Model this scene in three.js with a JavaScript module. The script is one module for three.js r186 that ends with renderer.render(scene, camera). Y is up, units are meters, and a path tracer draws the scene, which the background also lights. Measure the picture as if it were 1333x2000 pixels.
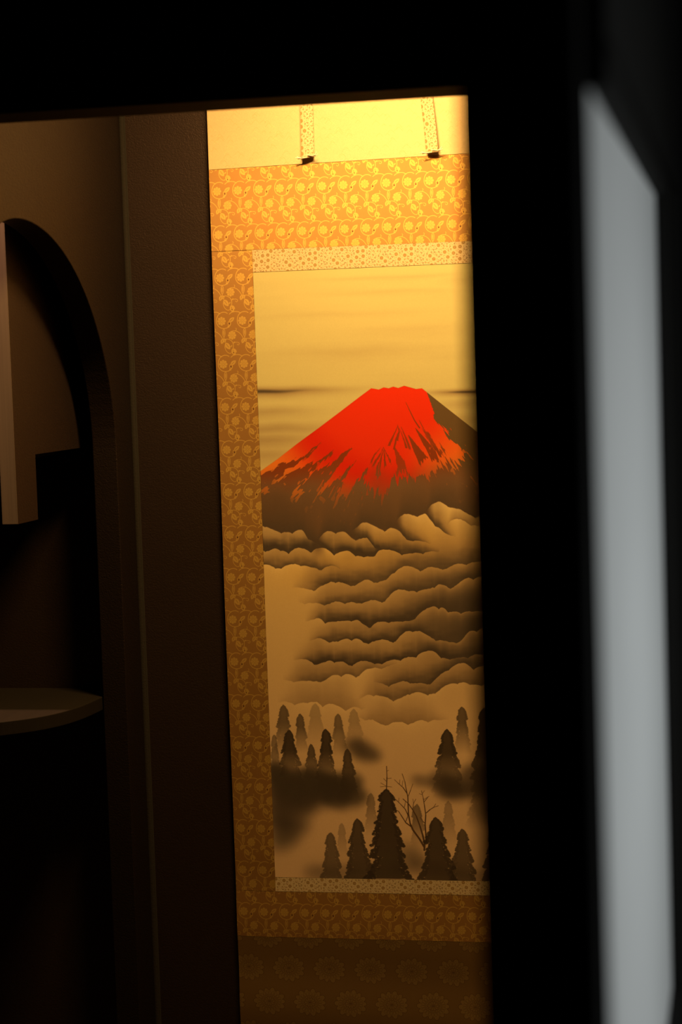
import * as THREE from 'three';
import { mergeGeometries } from 'three/addons/utils/BufferGeometryUtils.js';
import { RoundedBoxGeometry } from 'three/addons/geometries/RoundedBoxGeometry.js';
import { RectAreaLightUniformsLib } from 'three/addons/lights/RectAreaLightUniformsLib.js';

// ---------------------------------------------------------------- camera, sky, daylight, exposure
RectAreaLightUniformsLib.init();
const scene = new THREE.Scene();
const D2R = Math.PI / 180, EYE = 1.6;
const camera = new THREE.PerspectiveCamera(28.58, 1333 / 2000, 0.05, 40);
camera.position.set(0, EYE, 0);
camera.rotation.set(-4.2 * D2R, 11.66 * D2R, -1.9 * D2R, 'YXZ');
camera.focus = 3.985;
camera.userData.fStop = 4.0;
const renderer = new THREE.WebGLRenderer({ antialias: true });
renderer.toneMapping = THREE.LinearToneMapping;
renderer.toneMappingExposure = 1;
renderer.shadowMap.enabled = true;
scene.background = new THREE.Color(0.05, 0.056, 0.064);          // overcast evening sky behind the corridor window
const DAYLIGHT = 5.4, TOKO_LAMP = 352, SHELF_LAMP = 11;
const daylight = new THREE.RectAreaLight(new THREE.Color(0.96, 1.0, 0.98), DAYLIGHT, 0.5, 0.36);  // area light added in the side window, standing in for daylight
daylight.position.set(0.645, 1.365, -1.36);
daylight.lookAt(-1, 1.365, -1.36);
scene.add(daylight);

// ---------------------------------------------------------------- the prints and weaves (the painted silk also carries lamp falloff in its tone)
const clamp01 = (v) => Math.min(1, Math.max(0, v));
const step = (a, b, v) => { const t = clamp01((v - a) / (b - a)); return t * t * (3 - 2 * t); };
const mix = (a, b, t) => a + (b - a) * t;
const mix3 = (a, b, t) => [mix(a[0], b[0], t), mix(a[1], b[1], t), mix(a[2], b[2], t)];
function seeded(seed) { let s = seed >>> 0; return () => { s = (s + 0x6d2b79f5) >>> 0; let t = s; t = Math.imul(t ^ (t >>> 15), t | 1); t ^= t + Math.imul(t ^ (t >>> 7), t | 61); return ((t ^ (t >>> 14)) >>> 0) / 4294967296; }; }
function hash2(ix, iy) { let h = Math.imul(ix, 374761393) + Math.imul(iy, 668265263); h = Math.imul(h ^ (h >>> 13), 1274126177); return ((h ^ (h >>> 16)) >>> 0) / 4294967296; }
function noise(x, y) {
  const ix = Math.floor(x), iy = Math.floor(y), fx = x - ix, fy = y - iy, u = fx * fx * (3 - 2 * fx), v = fy * fy * (3 - 2 * fy);
  return mix(mix(hash2(ix, iy), hash2(ix + 1, iy), u), mix(hash2(ix, iy + 1), hash2(ix + 1, iy + 1), u), v);
}
const fbm = (x, y) => 0.5 * noise(x, y) + 0.3 * noise(x * 2.1 + 7, y * 2.1 + 3) + 0.2 * noise(x * 4.3 + 1, y * 4.3 + 9);
function newCanvas(w, h) { const c = document.createElement('canvas'); c.width = w; c.height = h; return c; }
const pairs = (a) => { const r = []; for (let i = 0; i < a.length; i += 2) r.push([a[i], a[i + 1]]); return r; };
const tone = (c, a = 1) => `rgba(${Math.round(c[0])},${Math.round(c[1])},${Math.round(c[2])},${a})`;

const SHEET = { w: 471, h: 1221, s: 2048 / 1221 };   // the painted silk in millimetres, and texture pixels per millimetre
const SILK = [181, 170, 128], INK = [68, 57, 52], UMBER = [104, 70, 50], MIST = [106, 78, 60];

function curve(points) {                              // a height for every texture column from a list of millimetre points
  const p = pairs(points), n = Math.ceil(SHEET.w * SHEET.s) + 2, out = new Float32Array(n);
  for (let i = 0; i < n; i++) {
    const x = i / SHEET.s;
    let k = 0; while (k < p.length - 2 && x > p[k + 1][0]) k++;
    const [x1, y1] = p[k], [x2, y2] = p[k + 1], t = clamp01((x - x1) / Math.max(1e-3, x2 - x1));
    const slope = (i, j) => (p[j][1] - p[i][1]) / Math.max(1, p[j][0] - p[i][0]), here = slope(k, k + 1);   // round crests, pointed hollows
    const lean = (q, side) => { if (q < 1 || q > p.length - 2) return side * here; const l = slope(q - 1, q), r = slope(q, q + 1); return l < 0 && r > 0 ? 0 : l > 0 && r < 0 ? 1.5 * here : (l + r) / 2; };
    const m1 = lean(k, 1), m2 = lean(k + 1, 1);
    const d = x2 - x1, t2 = t * t, t3 = t2 * t;
    out[i] = (2 * t3 - 3 * t2 + 1) * y1 + (t3 - 2 * t2 + t) * m1 * d + (3 * t2 - 2 * t3) * y2 + (t3 - t2) * m2 * d;
  }
  return { y: out, x0: p[0][0], x1: p[p.length - 1][0] };
}

// cloud edges: line, how far and how strongly the ink shades up from it, length of its soft left and right ends, 1 where it borders the haze under the mountain
const CLOUDS = [
  [[-1, 504, 8, 505, 21, 513, 38, 525, 55, 520, 69, 518, 82, 520, 94, 533, 111, 548, 126, 555], 26, .95, 1, 40, 1],
  [[109, 542, 117, 531, 128, 522, 149, 520, 168, 523, 179, 532, 192, 536, 209, 535, 223, 547, 234, 557, 243, 562], 24, .95, 22, 30, 1],
  [[181, 522, 191, 510, 201, 504, 213, 504, 235, 515, 250, 518, 261, 515, 276, 520, 287, 531, 296, 539, 316, 543, 342, 545], 26, .95, 22, 60, 1],
  [[271, 502, 281, 492, 290, 488, 310, 490, 329, 488, 339, 499, 354, 514, 373, 530, 390, 531], 26, .95, 18, 40, 1],
  [[331, 484, 338, 472, 346, 467, 359, 464, 377, 472, 398, 482, 415, 491, 449, 495, 493, 491], 26, .9, 18, 1, 1],
  [[372, 510, 380, 503, 391, 502, 409, 507, 434, 515, 492, 509], 18, .6, 20, 1, 0],
  [[-3, 554, 10, 556, 22, 554, 35, 561, 54, 560, 75, 555, 95, 559, 114, 555, 129, 556, 144, 564, 169, 561, 187, 567, 204, 576, 222, 571, 236, 560, 260, 562, 282, 566, 302, 569, 330, 563, 359, 562], 30, 1, 1, 80, 0],
  [[-4, 584, 9, 586, 21, 589, 35, 595, 53, 589, 72, 585, 94, 591, 113, 595, 139, 591, 158, 593], 28, .85, 1, 60, 0],
  [[55, 627, 78, 634, 104, 635, 123, 627, 143, 620, 161, 625, 176, 629, 195, 622, 213, 619, 230, 623, 247, 617, 262, 603, 285, 593, 307, 597, 322, 599, 340, 594, 369, 597, 403, 588, 490, 582], 38, .8, 60, 1, 0],
  [[65, 660, 103, 663, 133, 666, 163, 662, 186, 665, 201, 661, 220, 659, 238, 663, 253, 651, 268, 640, 291, 638, 309, 645, 330, 638, 354, 628, 376, 635, 405, 620, 489, 614], 32, .8, 90, 1, 0],
  [[79, 697, 110, 695, 121, 701, 155, 699, 185, 699, 199, 708, 214, 712, 229, 703, 255, 700, 278, 702, 298, 697, 315, 683, 338, 675, 357, 675, 370, 687, 389, 683, 418, 685, 488, 672], 30, .95, 50, 1, 0],
  [[85, 738, 108, 735, 127, 739, 146, 743, 168, 736, 183, 737, 198, 744, 221, 740, 236, 739, 258, 743, 273, 730, 288, 720, 307, 719, 325, 728, 343, 736, 369, 743, 395, 739, 410, 725, 487, 716], 32, .9, 60, 1, 0],
  [[52, 775, 84, 778, 100, 786, 114, 785, 133, 780, 152, 785, 167, 789, 189, 783, 216, 782, 234, 787, 253, 778, 275, 776, 294, 774, 313, 765, 335, 763, 357, 773, 371, 780, 397, 773, 485, 767], 26, 1, 60, 1, 0],
  [[29, 818, 64, 820, 94, 821, 117, 818, 136, 811, 158, 808, 181, 813, 196, 800, 215, 794, 241, 792, 268, 785], 34, .72, 60, 70, 0],
  [[214, 824, 240, 829, 263, 827, 281, 821, 304, 826, 330, 824, 352, 808, 371, 794, 393, 788, 415, 795, 485, 789], 34, .85, 60, 1, 0],
  [[183, 861, 196, 853, 213, 847, 232, 852, 254, 858, 273, 854, 285, 846, 303, 843, 325, 849, 344, 840, 366, 829, 389, 823, 410, 830, 484, 822], 34, .72, 50, 1, 0],
  [[16, 862, 50, 866, 81, 867, 96, 864, 111, 870, 126, 867, 141, 868, 158, 877, 172, 873, 201, 875], 34, .5, 70, 60, 0],
  [[178, 893, 212, 901, 226, 906, 243, 907, 255, 902, 275, 904, 294, 907, 312, 901, 331, 900, 349, 902, 368, 899], 24, .62, 60, 70, 0],
];

// conifers: tip x, tip y, width, height, darkness, depth at which mist swallows the lower part (share of the height)
const CONIFERS = [
  [[96, 865], 58, 105, .26, .85], [[174, 876], 58, 105, .28, .8], [[30, 868], 62, 135, .7, .8], [[64, 886], 56, 150, .72, .55], [[142, 886], 56, 150, .6, .6],
  [[158, 957], 58, 130, .84, .9], [[84, 948], 46, 90, .78, .9], [[40, 919], 72, 140, .95, .9], [[115, 917], 66, 150, .97, .9], [[9, 929], 34, 120, .5, .9],
  [[392, 871], 58, 130, .74, .75], [[361, 916], 84, 150, .97, .95], [[437, 873], 100, 260, .93, .95], [[485, 853], 90, 300, .8, .95],
  [[203, 1047], 48, 120, .42, .75], [[296, 1068], 56, 130, .55, .7], [[359, 1061], 50, 125, .33, .75],
  [[141, 1109], 38, 90, .28, .8], [[118, 1128], 56, 95, .68, 1.1],
  [[173, 1099], 72, 125, .86, 1.3], [[385, 1117], 66, 110, .78, 1.3], [[332, 1094], 92, 128, .93, 1.4], [[235, 1038], 108, 182, .98, 1.4], [[456, 1088], 80, 130, .8, 1.3],
];

function conifer(ctx, x, y, full, h, dark, fade, rnd) {
  const w = full * 0.8;
  const k = 2, pad = w * 0.4, cw = Math.ceil((w + 2 * pad) * k), ch = Math.ceil((h + 12) * k), c = newCanvas(cw, ch), g = c.getContext('2d');
  g.scale(k, k);
  g.fillStyle = tone([58, 47, 41]);
  const cx = w / 2 + pad, tiers = Math.max(4, Math.round(h / 24)), lobes = [];
  for (let i = 0; i <= tiers + 1; i++) lobes.push([0.8 + rnd() * 0.35, 0.8 + rnd() * 0.35]);
  const width = (t, side) => { const q = t * tiers, k = Math.min(tiers, Math.floor(q)), f = q - k, tip = Math.min(1, Math.sqrt(t * h / (w * 0.13))); return (w / 2) * tip * (0.25 + 0.75 * Math.pow(t, 0.95)) * (0.7 + 0.36 * Math.sqrt(f) * (f > 0.88 ? (1 - f) / 0.12 : 1)) * lobes[k][side]; };
  g.beginPath(); g.moveTo(cx, 3);
  for (let i = 0; i <= h; i++) g.lineTo(cx + width(i / h, 1) * 0.86, 3 + i);
  for (let i = Math.floor(h); i >= 0; i--) g.lineTo(cx - width(i / h, 0) * 0.86, 3 + i);
  g.globalAlpha = 0.93; g.fill();
  for (let i = 0; i < h; i += 0.6) for (let j = 0; j < 4; j++) {
    const side = rnd() < 0.5 ? 0 : 1, half = width(i / h, side), r = 0.5 + rnd() * Math.min(2.6, 0.7 + half * 0.07);
    g.globalAlpha = 0.5 + 0.5 * rnd();
    g.beginPath();
    g.ellipse(cx + (side ? 1 : -1) * half * (0.72 + 0.36 * rnd()), 3 + i + half * 0.12, r * 1.3, r, (side ? 1 : -1) * 0.6, 0, 7);
    g.fill();
  }
  g.globalCompositeOperation = 'destination-out';
  for (let j = 0; j < h / 7; j++) { const f = 0.3 + rnd() * 0.7, side = rnd() < 0.5 ? 0 : 1; g.globalAlpha = 0.25 + 0.3 * rnd(); g.beginPath(); g.ellipse(cx + (side ? 1 : -1) * width(f, side) * (0.5 + 0.4 * rnd()), 3 + f * h, 0.5 + rnd() * 1.3, 0.4 + rnd() * 0.6, rnd() * 3, 0, 7); g.fill(); }
  g.globalAlpha = 1;
  g.globalCompositeOperation = 'destination-in';
  const m = g.createLinearGradient(0, h * fade * 0.35, 0, Math.min(h * fade, h * 1.5));
  m.addColorStop(0, 'rgba(0,0,0,1)'); m.addColorStop(1, `rgba(0,0,0,${fade > 1 ? 0.86 : 0})`);
  g.fillStyle = m; g.fillRect(0, 0, cw, ch);
  ctx.globalAlpha = dark;
  ctx.drawImage(c, x - cx, y - 3, cw / k, ch / k);
  ctx.globalAlpha = 1;
}

function paintScroll() {
  const W = Math.round(SHEET.w * SHEET.s), H = 2048, s = SHEET.s;
  // where the mountain stands, and which of it is vermilion: two masks, bent below by brush-like streaks
  const ridge = pairs([-56, 442, -17, 409, 3, 394, 38, 371, 77, 343, 123, 312, 169, 280, 203, 256, 231, 237, 237, 238, 246, 240, 256, 236, 266, 238, 275, 235, 285, 238, 297, 234, 320, 241, 332, 240, 375, 276, 427, 319, 496, 377]);
  const hill = newCanvas(W, H), red = newCanvas(W, H), hg = hill.getContext('2d'), rg = red.getContext('2d');
  for (const g of [hg, rg]) { g.scale(s, s); g.fillStyle = '#000'; g.fillRect(0, 0, 500, 1300); }
  const poly = (g, pts, fill) => { g.fillStyle = fill; g.beginPath(); pts.forEach(([x, y], i) => (i ? g.lineTo(x, y) : g.moveTo(x, y))); g.closePath(); g.fill(); };
  poly(hg, [...ridge, [560, 640], [-60, 640]], '#fff');
  poly(rg, pairs([-55, 427, 3, 384, 77, 332, 123, 300, 169, 269, 203, 245, 231, 225, 296, 220, 332, 228, 342, 241]).concat(
    pairs([341, 247, 347, 265, 354, 282, 352, 298, 360, 309, 375, 317, 374, 326, 379, 337, 385, 346, 396, 346, 404, 360, 415, 377, 398, 390, 386, 387, 363, 396, 340, 417, 322, 405, 312, 411, 298, 413, 276, 420, 269, 407, 256, 435, 245, 457, 238, 440, 230, 439, 224, 427, 216, 424, 209, 407, 198, 423]),
    pairs([217, 397, 210, 423, 193, 426, 179, 441, 161, 453, 143, 471, 151, 451, 165, 436, 169, 420, 157, 429, 142, 437, 122, 447, 103, 461, 115, 442, 126, 431, 119, 424, 99, 434, 79, 448, 57, 457, 68, 437, 79, 423, 67, 413, 36, 426, 21, 433, 1, 440, 2, 408])), '#fff');
  const tongue = (pts, w0, w1, dark = '#000') => {    // a dark gully that widens downhill
    const p = pairs(pts), l = [], r = [];
    p.forEach(([x, y], i) => { const a = p[Math.max(0, i - 1)], b = p[Math.min(p.length - 1, i + 1)], d = Math.hypot(b[0] - a[0], b[1] - a[1]), w = mix(w0, w1, i / (p.length - 1)); l.push([x - ((b[1] - a[1]) / d) * w, y + ((b[0] - a[0]) / d) * w]); r.unshift([x + ((b[1] - a[1]) / d) * w, y - ((b[0] - a[0]) / d) * w]); });
    poly(rg, [...l, ...r], dark);
  };
  tongue([126, 343, 92, 368, 59, 386, 26, 403, -0, 418], 0.4, 13);
  tongue([150, 359, 121, 380, 91, 399, 58, 418, 25, 433], 0.5, 17);
  tongue([191, 351, 162, 376, 138, 398, 112, 417, 86, 439], 0.5, 20);
  tongue([196, 378, 177, 399, 157, 422, 140, 441, 121, 460], 0.5, 12);
  tongue([219, 392, 210, 409, 203, 421, 192, 436], 0.4, 8);
  tongue([302, 331, 310, 347, 322, 368, 330, 382], 0.6, 11);
  tongue([316, 317, 330, 339, 345, 362, 357, 378], 0.6, 11);
  tongue([273, 353, 279, 369, 286, 387, 287, 404], 0.5, 12, 'rgba(0,0,0,.75)');
  tongue([299, 266, 305, 280, 315, 302, 325, 318], 0.4, 1.4);
  for (const p of [[281, 310, 284, 324, 279, 341], [282, 312, 272, 331, 262, 351], [288, 314, 296, 335, 304, 359], [285, 317, 277, 338, 272, 358], [286, 320, 293, 341, 297, 357], [252, 353, 242, 370, 229, 392], [252, 354, 253, 372, 254, 389], [251, 358, 246, 379, 241, 410], [253, 358, 260, 372, 264, 386], [249, 367, 240, 386, 235, 413], [329, 318, 342, 339, 356, 357], [324, 302, 335, 323, 351, 346], [359, 343, 370, 359, 378, 371], [352, 350, 364, 368, 374, 378], [245, 354, 233, 368, 224, 385], [335, 332, 350, 353, 364, 369]]) tongue(p, 0.4, 2.4, 'rgba(0,0,0,.85)');
  const inHill = hg.getImageData(0, 0, W, H).data, inRed = rg.getImageData(0, 0, W, H).data;
  const at = (d, x, y) => { const ix = Math.min(W - 1, Math.max(0, Math.round(x * s))), iy = Math.min(H - 1, Math.max(0, Math.round(y * s))); return d[(iy * W + ix) * 4] / 255; };

  const lines = CLOUDS.map(([pts, D, k, l, r, haze]) => {
    const c = curve(pts), n = c.y.length, w = new Float32Array(n);
    for (let i = 0; i < n; i++) { const x = i / s; w[i] = step(c.x0, c.x0 + l, x) * (1 - step(c.x1 - r, c.x1, x)); if (x < c.x0 || x > c.x1) w[i] = 0; }
    const e = c.y.map((v, i) => v + (noise((i / s) * 0.25, D) - 0.5) * 1.2 + 2.5 - 8 * (0.35 + 0.65 * noise((i / s) * 0.02, k * 40 + c.x0)) * Math.pow(Math.abs(Math.sin((i / s) / 14 + noise((i / s) * 0.03, c.y[0]) * 1.6 + c.y[0])), 0.75));
    const dip = e.map((v, i) => { let sum = 0, m = 0; for (let j = -40; j <= 40; j += 8) { const q = i + j; if (q >= 0 && q < n) { sum += e[q]; m++; } } return 0.78 + 0.55 * step(-4, 5, v - sum / m); });  // ink pools over the hollows
    const soft = dip.map((_, i) => { let sum = 0, m = 0; for (let j = -18; j <= 18; j += 3) if (i + j >= 0 && i + j < n) { sum += dip[i + j]; m++; } return sum / m; });
    return { e, dip: soft, w, D: D * 1.38, k, haze };
  });
  const [ax, ay] = [281, 199];
  const canvas = newCanvas(W, H), ctx = canvas.getContext('2d'), img = ctx.createImageData(W, H), px = img.data;
  const bands = [ // thin ink mists in the sky: centre, half size, strength
    [[283, 21], 190, 4, .13], [[282, 49], 150, 5, .1], [[183, 90], 250, 7, .09], [[307, 122], 150, 9, .09], [[201, 163], 170, 11, .15], [[426, 32], 60, 9, .12],
    [[6, 237], 175, 6.4, .95], [[423, 249], 85, 4.6, .95], [[19, 277], 120, 9, .36], [[17, 312], 160, 10, .46], [[9, 336], 130, 13, .48], [[8, 365], 100, 13, .34], [[415, 274], 60, 10, .3], [[411, 302], 60, 12, .3],
  ];
  for (let iy = 0; iy < H; iy++) {
    const y = (iy + 0.5) / s;
    for (let ix = 0; ix < W; ix++) {
      const x = (ix + 0.5) / s;
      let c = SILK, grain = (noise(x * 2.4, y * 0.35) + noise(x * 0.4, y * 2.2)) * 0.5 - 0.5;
      c = mix3(mix3(c, [190, 160, 116], step(220, 620, y)), [210, 174, 146], step(600, 1120, y));  // lamp falloff painted into the silk: darker, greener top, paler, pinker foot
      c = mix3(c, [200, 160, 84], 0.7 * Math.exp(-(((x - 210) / 190) ** 2) - (((y - 560 - (x - 210) * -0.12) / 55) ** 2)));
      // sky
      let ink = 0;
      for (const [[bx, by], bw, bh, k] of bands) { const wob = by + (noise(x * 0.02, by) - 0.5) * bh * 0.4, dx = (x - bx) / bw, dy = (y - wob) / (bh * 1.5); if (Math.abs(dx) < 2 && Math.abs(dy) < 4) ink = Math.max(ink, k * Math.exp(-dx * dx * 1.6 - (dy < 0 ? dy * dy * 1.6 : Math.abs(dy) * 0.8 + dy * dy * 0.4))); }
      ink += 0.09 * (fbm(x * 0.005, y * 0.045) - 0.42) * (1 - step(330, 420, y));
      // clouds
      let cover = 1, low = 0, haze = 1, lit = 0;
      const near = [];
      for (const L of lines) { const w = L.w[ix]; if (w <= 0.003) continue; const d = L.e[ix] - y; if (d > 0) near.push([d, w, L]); else { if (L.haze) haze *= 1 - w * step(0, 1.4, -d); lit = Math.max(lit, w * Math.exp(d / 14)); } }
      near.sort((a, b) => a[0] - b[0]);
      for (const [d, w, L] of near) { const up = d / (L.D * L.dip[ix] * (0.2 + 0.8 * w)); low += cover * L.k * Math.sqrt(w) * step(-0.6, 0.9, d) * Math.exp(-Math.pow(up, 1.3)) * (0.82 + 0.36 * fbm(x * 0.02, y * 0.05)); cover *= 1 - 0.94 * w; if (cover < 0.02) break; }
      const shade = 0.78 * Math.exp(-(((x - 430) / 120) ** 2) - (((y - 690) / 100) ** 2)) + 0.2 * Math.exp(-(((x - 300) / 120) ** 2) - (((y - 640) / 80) ** 2)) + 0.13 * step(120, 420, x) * step(480, 560, y) * (1 - step(800, 900, y));
      const cloudInk = 1 - (1 - clamp01(low * 1.06)) * (1 - clamp01(shade) * (1 - 0.45 * lit));
      if (y > 420) ink = Math.max(ink, 0);
      ink = 1 - (1 - clamp01(ink)) * (1 - (y > 330 ? cloudInk : 0));
      c = mix3(c, [240, 210, 164], 0.3 * lit * (1 - shade) * (y > 400 ? 1 : 0));
      c = mix3(c, mix3([122, 96, 74], INK, step(0.5, 1, ink)), clamp01(ink));
      // mountain
      const m = at(inHill, x, y);
      if (m > 0 || y > 350) {
        const dx = x - ax, dy = y - ay, r = Math.hypot(dx, dy), a = Math.atan2(dx, dy), low2 = step(130, 260, r);
        const na = (noise(a * 46, r * 0.06) - 0.5) * 7 * low2 + (noise(a * 120, r * 0.16) - 0.5) * 3.4 * low2, nr = (noise(a * 85 + 5, r * 0.03) - 0.5) * 34 * step(a > 0.4 ? 70 : 150, a > 0.4 ? 170 : 270, r) + (noise(a * 200, r * 0.1) - 0.5) * 12 * step(120, 250, r);
        const qx = x + (dx / r) * nr + (dy / r) * na, qy = y + (dy / r) * nr - (dx / r) * na;
        let v = Math.min(m, at(inRed, qx, qy));
        v *= 1 - 0.5 * step(0.6, 0.8, noise(a * 150, r * 0.022)) * step(225, 290, r) * step(-0.5, 0.1, a);
        if (a > 0.35 && r > 140 && r < 300) v = Math.max(v, 0.8 * m * step(0.76, 0.82, noise(a * 62 + 40, r * 0.1)) * step(0.5, 0.6, fbm(x * 0.05, y * 0.05)) * (1 - step(0.62, 0.8, a)));
        if (a < -0.2 && r > 190 && r < 340) v = Math.max(v, 0.7 * m * step(0.79, 0.84, noise(a * 75 + 40, r * 0.09)));
        const base = mix3(mix3([116, 50, 23], [88, 68, 48], step(0.42, 0.62, a)), MIST, clamp01(step(370, 450, y + (noise(x * 0.02, y * 0.03) - 0.5) * 40)));
        const orange = clamp01(step(-0.05, 0.5, a) * 0.8 * step(110, 230, r) + step(215, 320, r) * 0.9);
        const vermilion = mix3(mix3([198, 42, 14], [189, 32, 10], step(170, 220, r) * (1 - step(240, 280, r))), [204, 116, 42], orange);
        let hillTone = mix3(base, vermilion, v);
        // haze under the mountain, down to the first clouds
        const hazeTone = mix3(MIST, [80, 60, 48], step(410, 450, y) * 0.6 * (1 - step(0, 150, x) * 0.55)), reach = step(386, 476, y + (noise(x * 0.03, y * 0.02) - 0.5) * 30 + 14 * step(180, 330, x));
        hillTone = mix3(hillTone, hazeTone, reach * (1 - 0.25 * v));
        const body = y > 350 ? m * haze * (1 - step(545, 575, y)) : m;
        c = mix3(c, mix3(hillTone, INK, y > 380 ? clamp01(low * 0.75) : 0), body);
      }
      const n = 1 + grain * 0.035, o = (iy * W + ix) * 4;
      px[o] = clamp01((c[0] * n) / 255) * 255; px[o + 1] = clamp01((c[1] * n) / 255) * 255; px[o + 2] = clamp01((c[2] * n) / 255) * 255; px[o + 3] = 255;
    }
  }
  ctx.putImageData(img, 0, 0);
  ctx.scale(s, s);
  // the wood: mist banks, conifers, a bare tree
  const rnd = seeded(41);
  const bank = (pts, size, alpha, blur) => { ctx.save(); ctx.filter = `blur(${blur * s}px)`; ctx.fillStyle = tone(INK, alpha); for (const [x, y] of pairs(pts)) { ctx.beginPath(); ctx.ellipse(x, y, size * (0.85 + rnd() * 0.3), size * 0.72, 0, 0, 7); ctx.fill(); } ctx.restore(); };
  CONIFERS.slice(0, 5).forEach(([[x, y], w, h, d, f]) => conifer(ctx, x, y, w, h, d, f, rnd));
  bank([174, 950, 188, 960, 200, 966], 22, .6, 9); bank([178, 946, 214, 971], 13, .4, 7);
  bank([7, 1004, 27, 1021, 52, 1033, 77, 1028, 102, 1024, 126, 1024, 150, 1036, 166, 1050, 133, 1056, 101, 1048, 67, 1057, 34, 1057, 10, 1041, 11, 1008, 23, 1033, 47, 1045, 76, 1041, 109, 1038, 134, 1040, 118, 1032, 85, 1012, 61, 1016, 159, 1023], 27, .7, 7);
  bank([8, 1131, 23, 1139, 10, 1156, 36, 1131, 57, 1110], 22, .4, 12); bank([7, 1074, 25, 1082, 46, 1086, 67, 1077, 16, 1107, 41, 1115, 7, 1058, 30, 1070, 67, 1067, 100, 1061, 133, 1056, 4, 1099, 24, 1111], 25, .55, 11); bank([11, 1140, 35, 1143], 18, .3, 12); bank([186, 1056, 170, 1068, 145, 1072], 15, .4, 9);
  CONIFERS.slice(5, 10).forEach(([[x, y], w, h, d, f]) => conifer(ctx, x, y, w, h, d, f, rnd));
  conifer(ctx, ...CONIFERS[10][0], ...CONIFERS[10].slice(1), rnd);
  bank([346, 1018, 365, 1025, 385, 1029, 357, 1038, 377, 1041, 410, 1005, 413, 1037], 26, .62, 8); bank([297, 1018, 309, 1020, 325, 1023], 12, .5, 8); bank([429, 1017, 453, 1029, 472, 1052, 444, 1077], 36, .5, 12);
  CONIFERS.slice(11, 14).forEach(([[x, y], w, h, d, f]) => conifer(ctx, x, y, w, h, d, f, rnd));
  CONIFERS.slice(14, 19).forEach(([[x, y], w, h, d, f]) => conifer(ctx, x, y, w, h, d, f, rnd));
  bank([79, 1210, 103, 1210, 128, 1211, 161, 1207, 202, 1206, 251, 1203, 292, 1192, 332, 1200, 372, 1207, 404, 1212, 444, 1214], 20, .42, 10); bank([277, 1164, 288, 1184], 26, .35, 10);
  const limb = (pts, w0, w1) => { const p = pairs(pts); for (let i = 1; i < p.length; i++) { ctx.lineWidth = mix(w0, w1, (i - 0.5) / (p.length - 1)); ctx.beginPath(); ctx.moveTo(...p[i - 1]); ctx.lineTo(...p[i]); ctx.stroke(); } };
  ctx.strokeStyle = tone([84, 62, 46]); ctx.lineCap = 'round';
  for (const [p, w0, w1] of [[[308, 1160, 309, 1148, 306, 1132, 301, 1113, 294, 1092, 287, 1079, 279, 1067, 268, 1057], 4, 1.2], [[308, 1154, 299, 1138, 287, 1121, 281, 1107, 278, 1088, 278, 1067, 278, 1053, 275, 1037, 273, 1022, 268, 1006], 4, .9], [[276, 1045, 269, 1034, 259, 1025, 252, 1018], 1.8, .7], [[284, 1114, 272, 1105, 263, 1090, 258, 1082, 251, 1079], 2.4, .8], [[277, 1090, 272, 1078, 264, 1069, 254, 1059, 251, 1056], 1.8, .7], [[272, 1103, 276, 1094, 277, 1084], 1.4, .8], [[270, 1074, 272, 1067, 273, 1061], 1.1, .6], [[279, 1051, 284, 1039, 289, 1026], 1.4, .6], [[287, 1078, 289, 1066, 294, 1057], 1.4, .7], [[289, 1065, 288, 1057], 1, .6], [[313, 1144, 312, 1128, 311, 1109, 313, 1089, 311, 1070, 309, 1055, 306, 1040], 3.4, .8], [[314, 1085, 322, 1078, 330, 1073, 339, 1070], 1.8, .7], [[330, 1072, 334, 1066], 1, .6], [[311, 1062, 316, 1056, 319, 1052], 1.3, .6], [[310, 1058, 321, 1051], 0.9, .5], [[308, 1048, 301, 1046], .9, .5], [[308, 1045, 312, 1040], .9, .5], [[312, 1107, 306, 1101, 302, 1094], 1.4, .7], [[267, 1032, 269, 1020], .9, .5], [[262, 1027, 263, 1018], .9, .5], [[259, 1063, 260, 1055], .9, .5], [[235, 1041, 237, 1013, 237, 991], 2.2, 1.2], [[236, 1022, 230, 1016], 1, .6], [[236, 1032, 224, 1025], 1, .6], [[234, 1032, 223, 1033], .9, .5], [[237, 1016, 246, 1015], 1, .6], [[236, 1032, 246, 1033], 1, .6], [[237, 1001, 241, 999], .8, .5]]) limb(p, w0, w1);
  CONIFERS.slice(19).forEach(([[x, y], w, h, d, f]) => conifer(ctx, x, y, w, h, d, f, rnd));
  return canvas;
}

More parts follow.
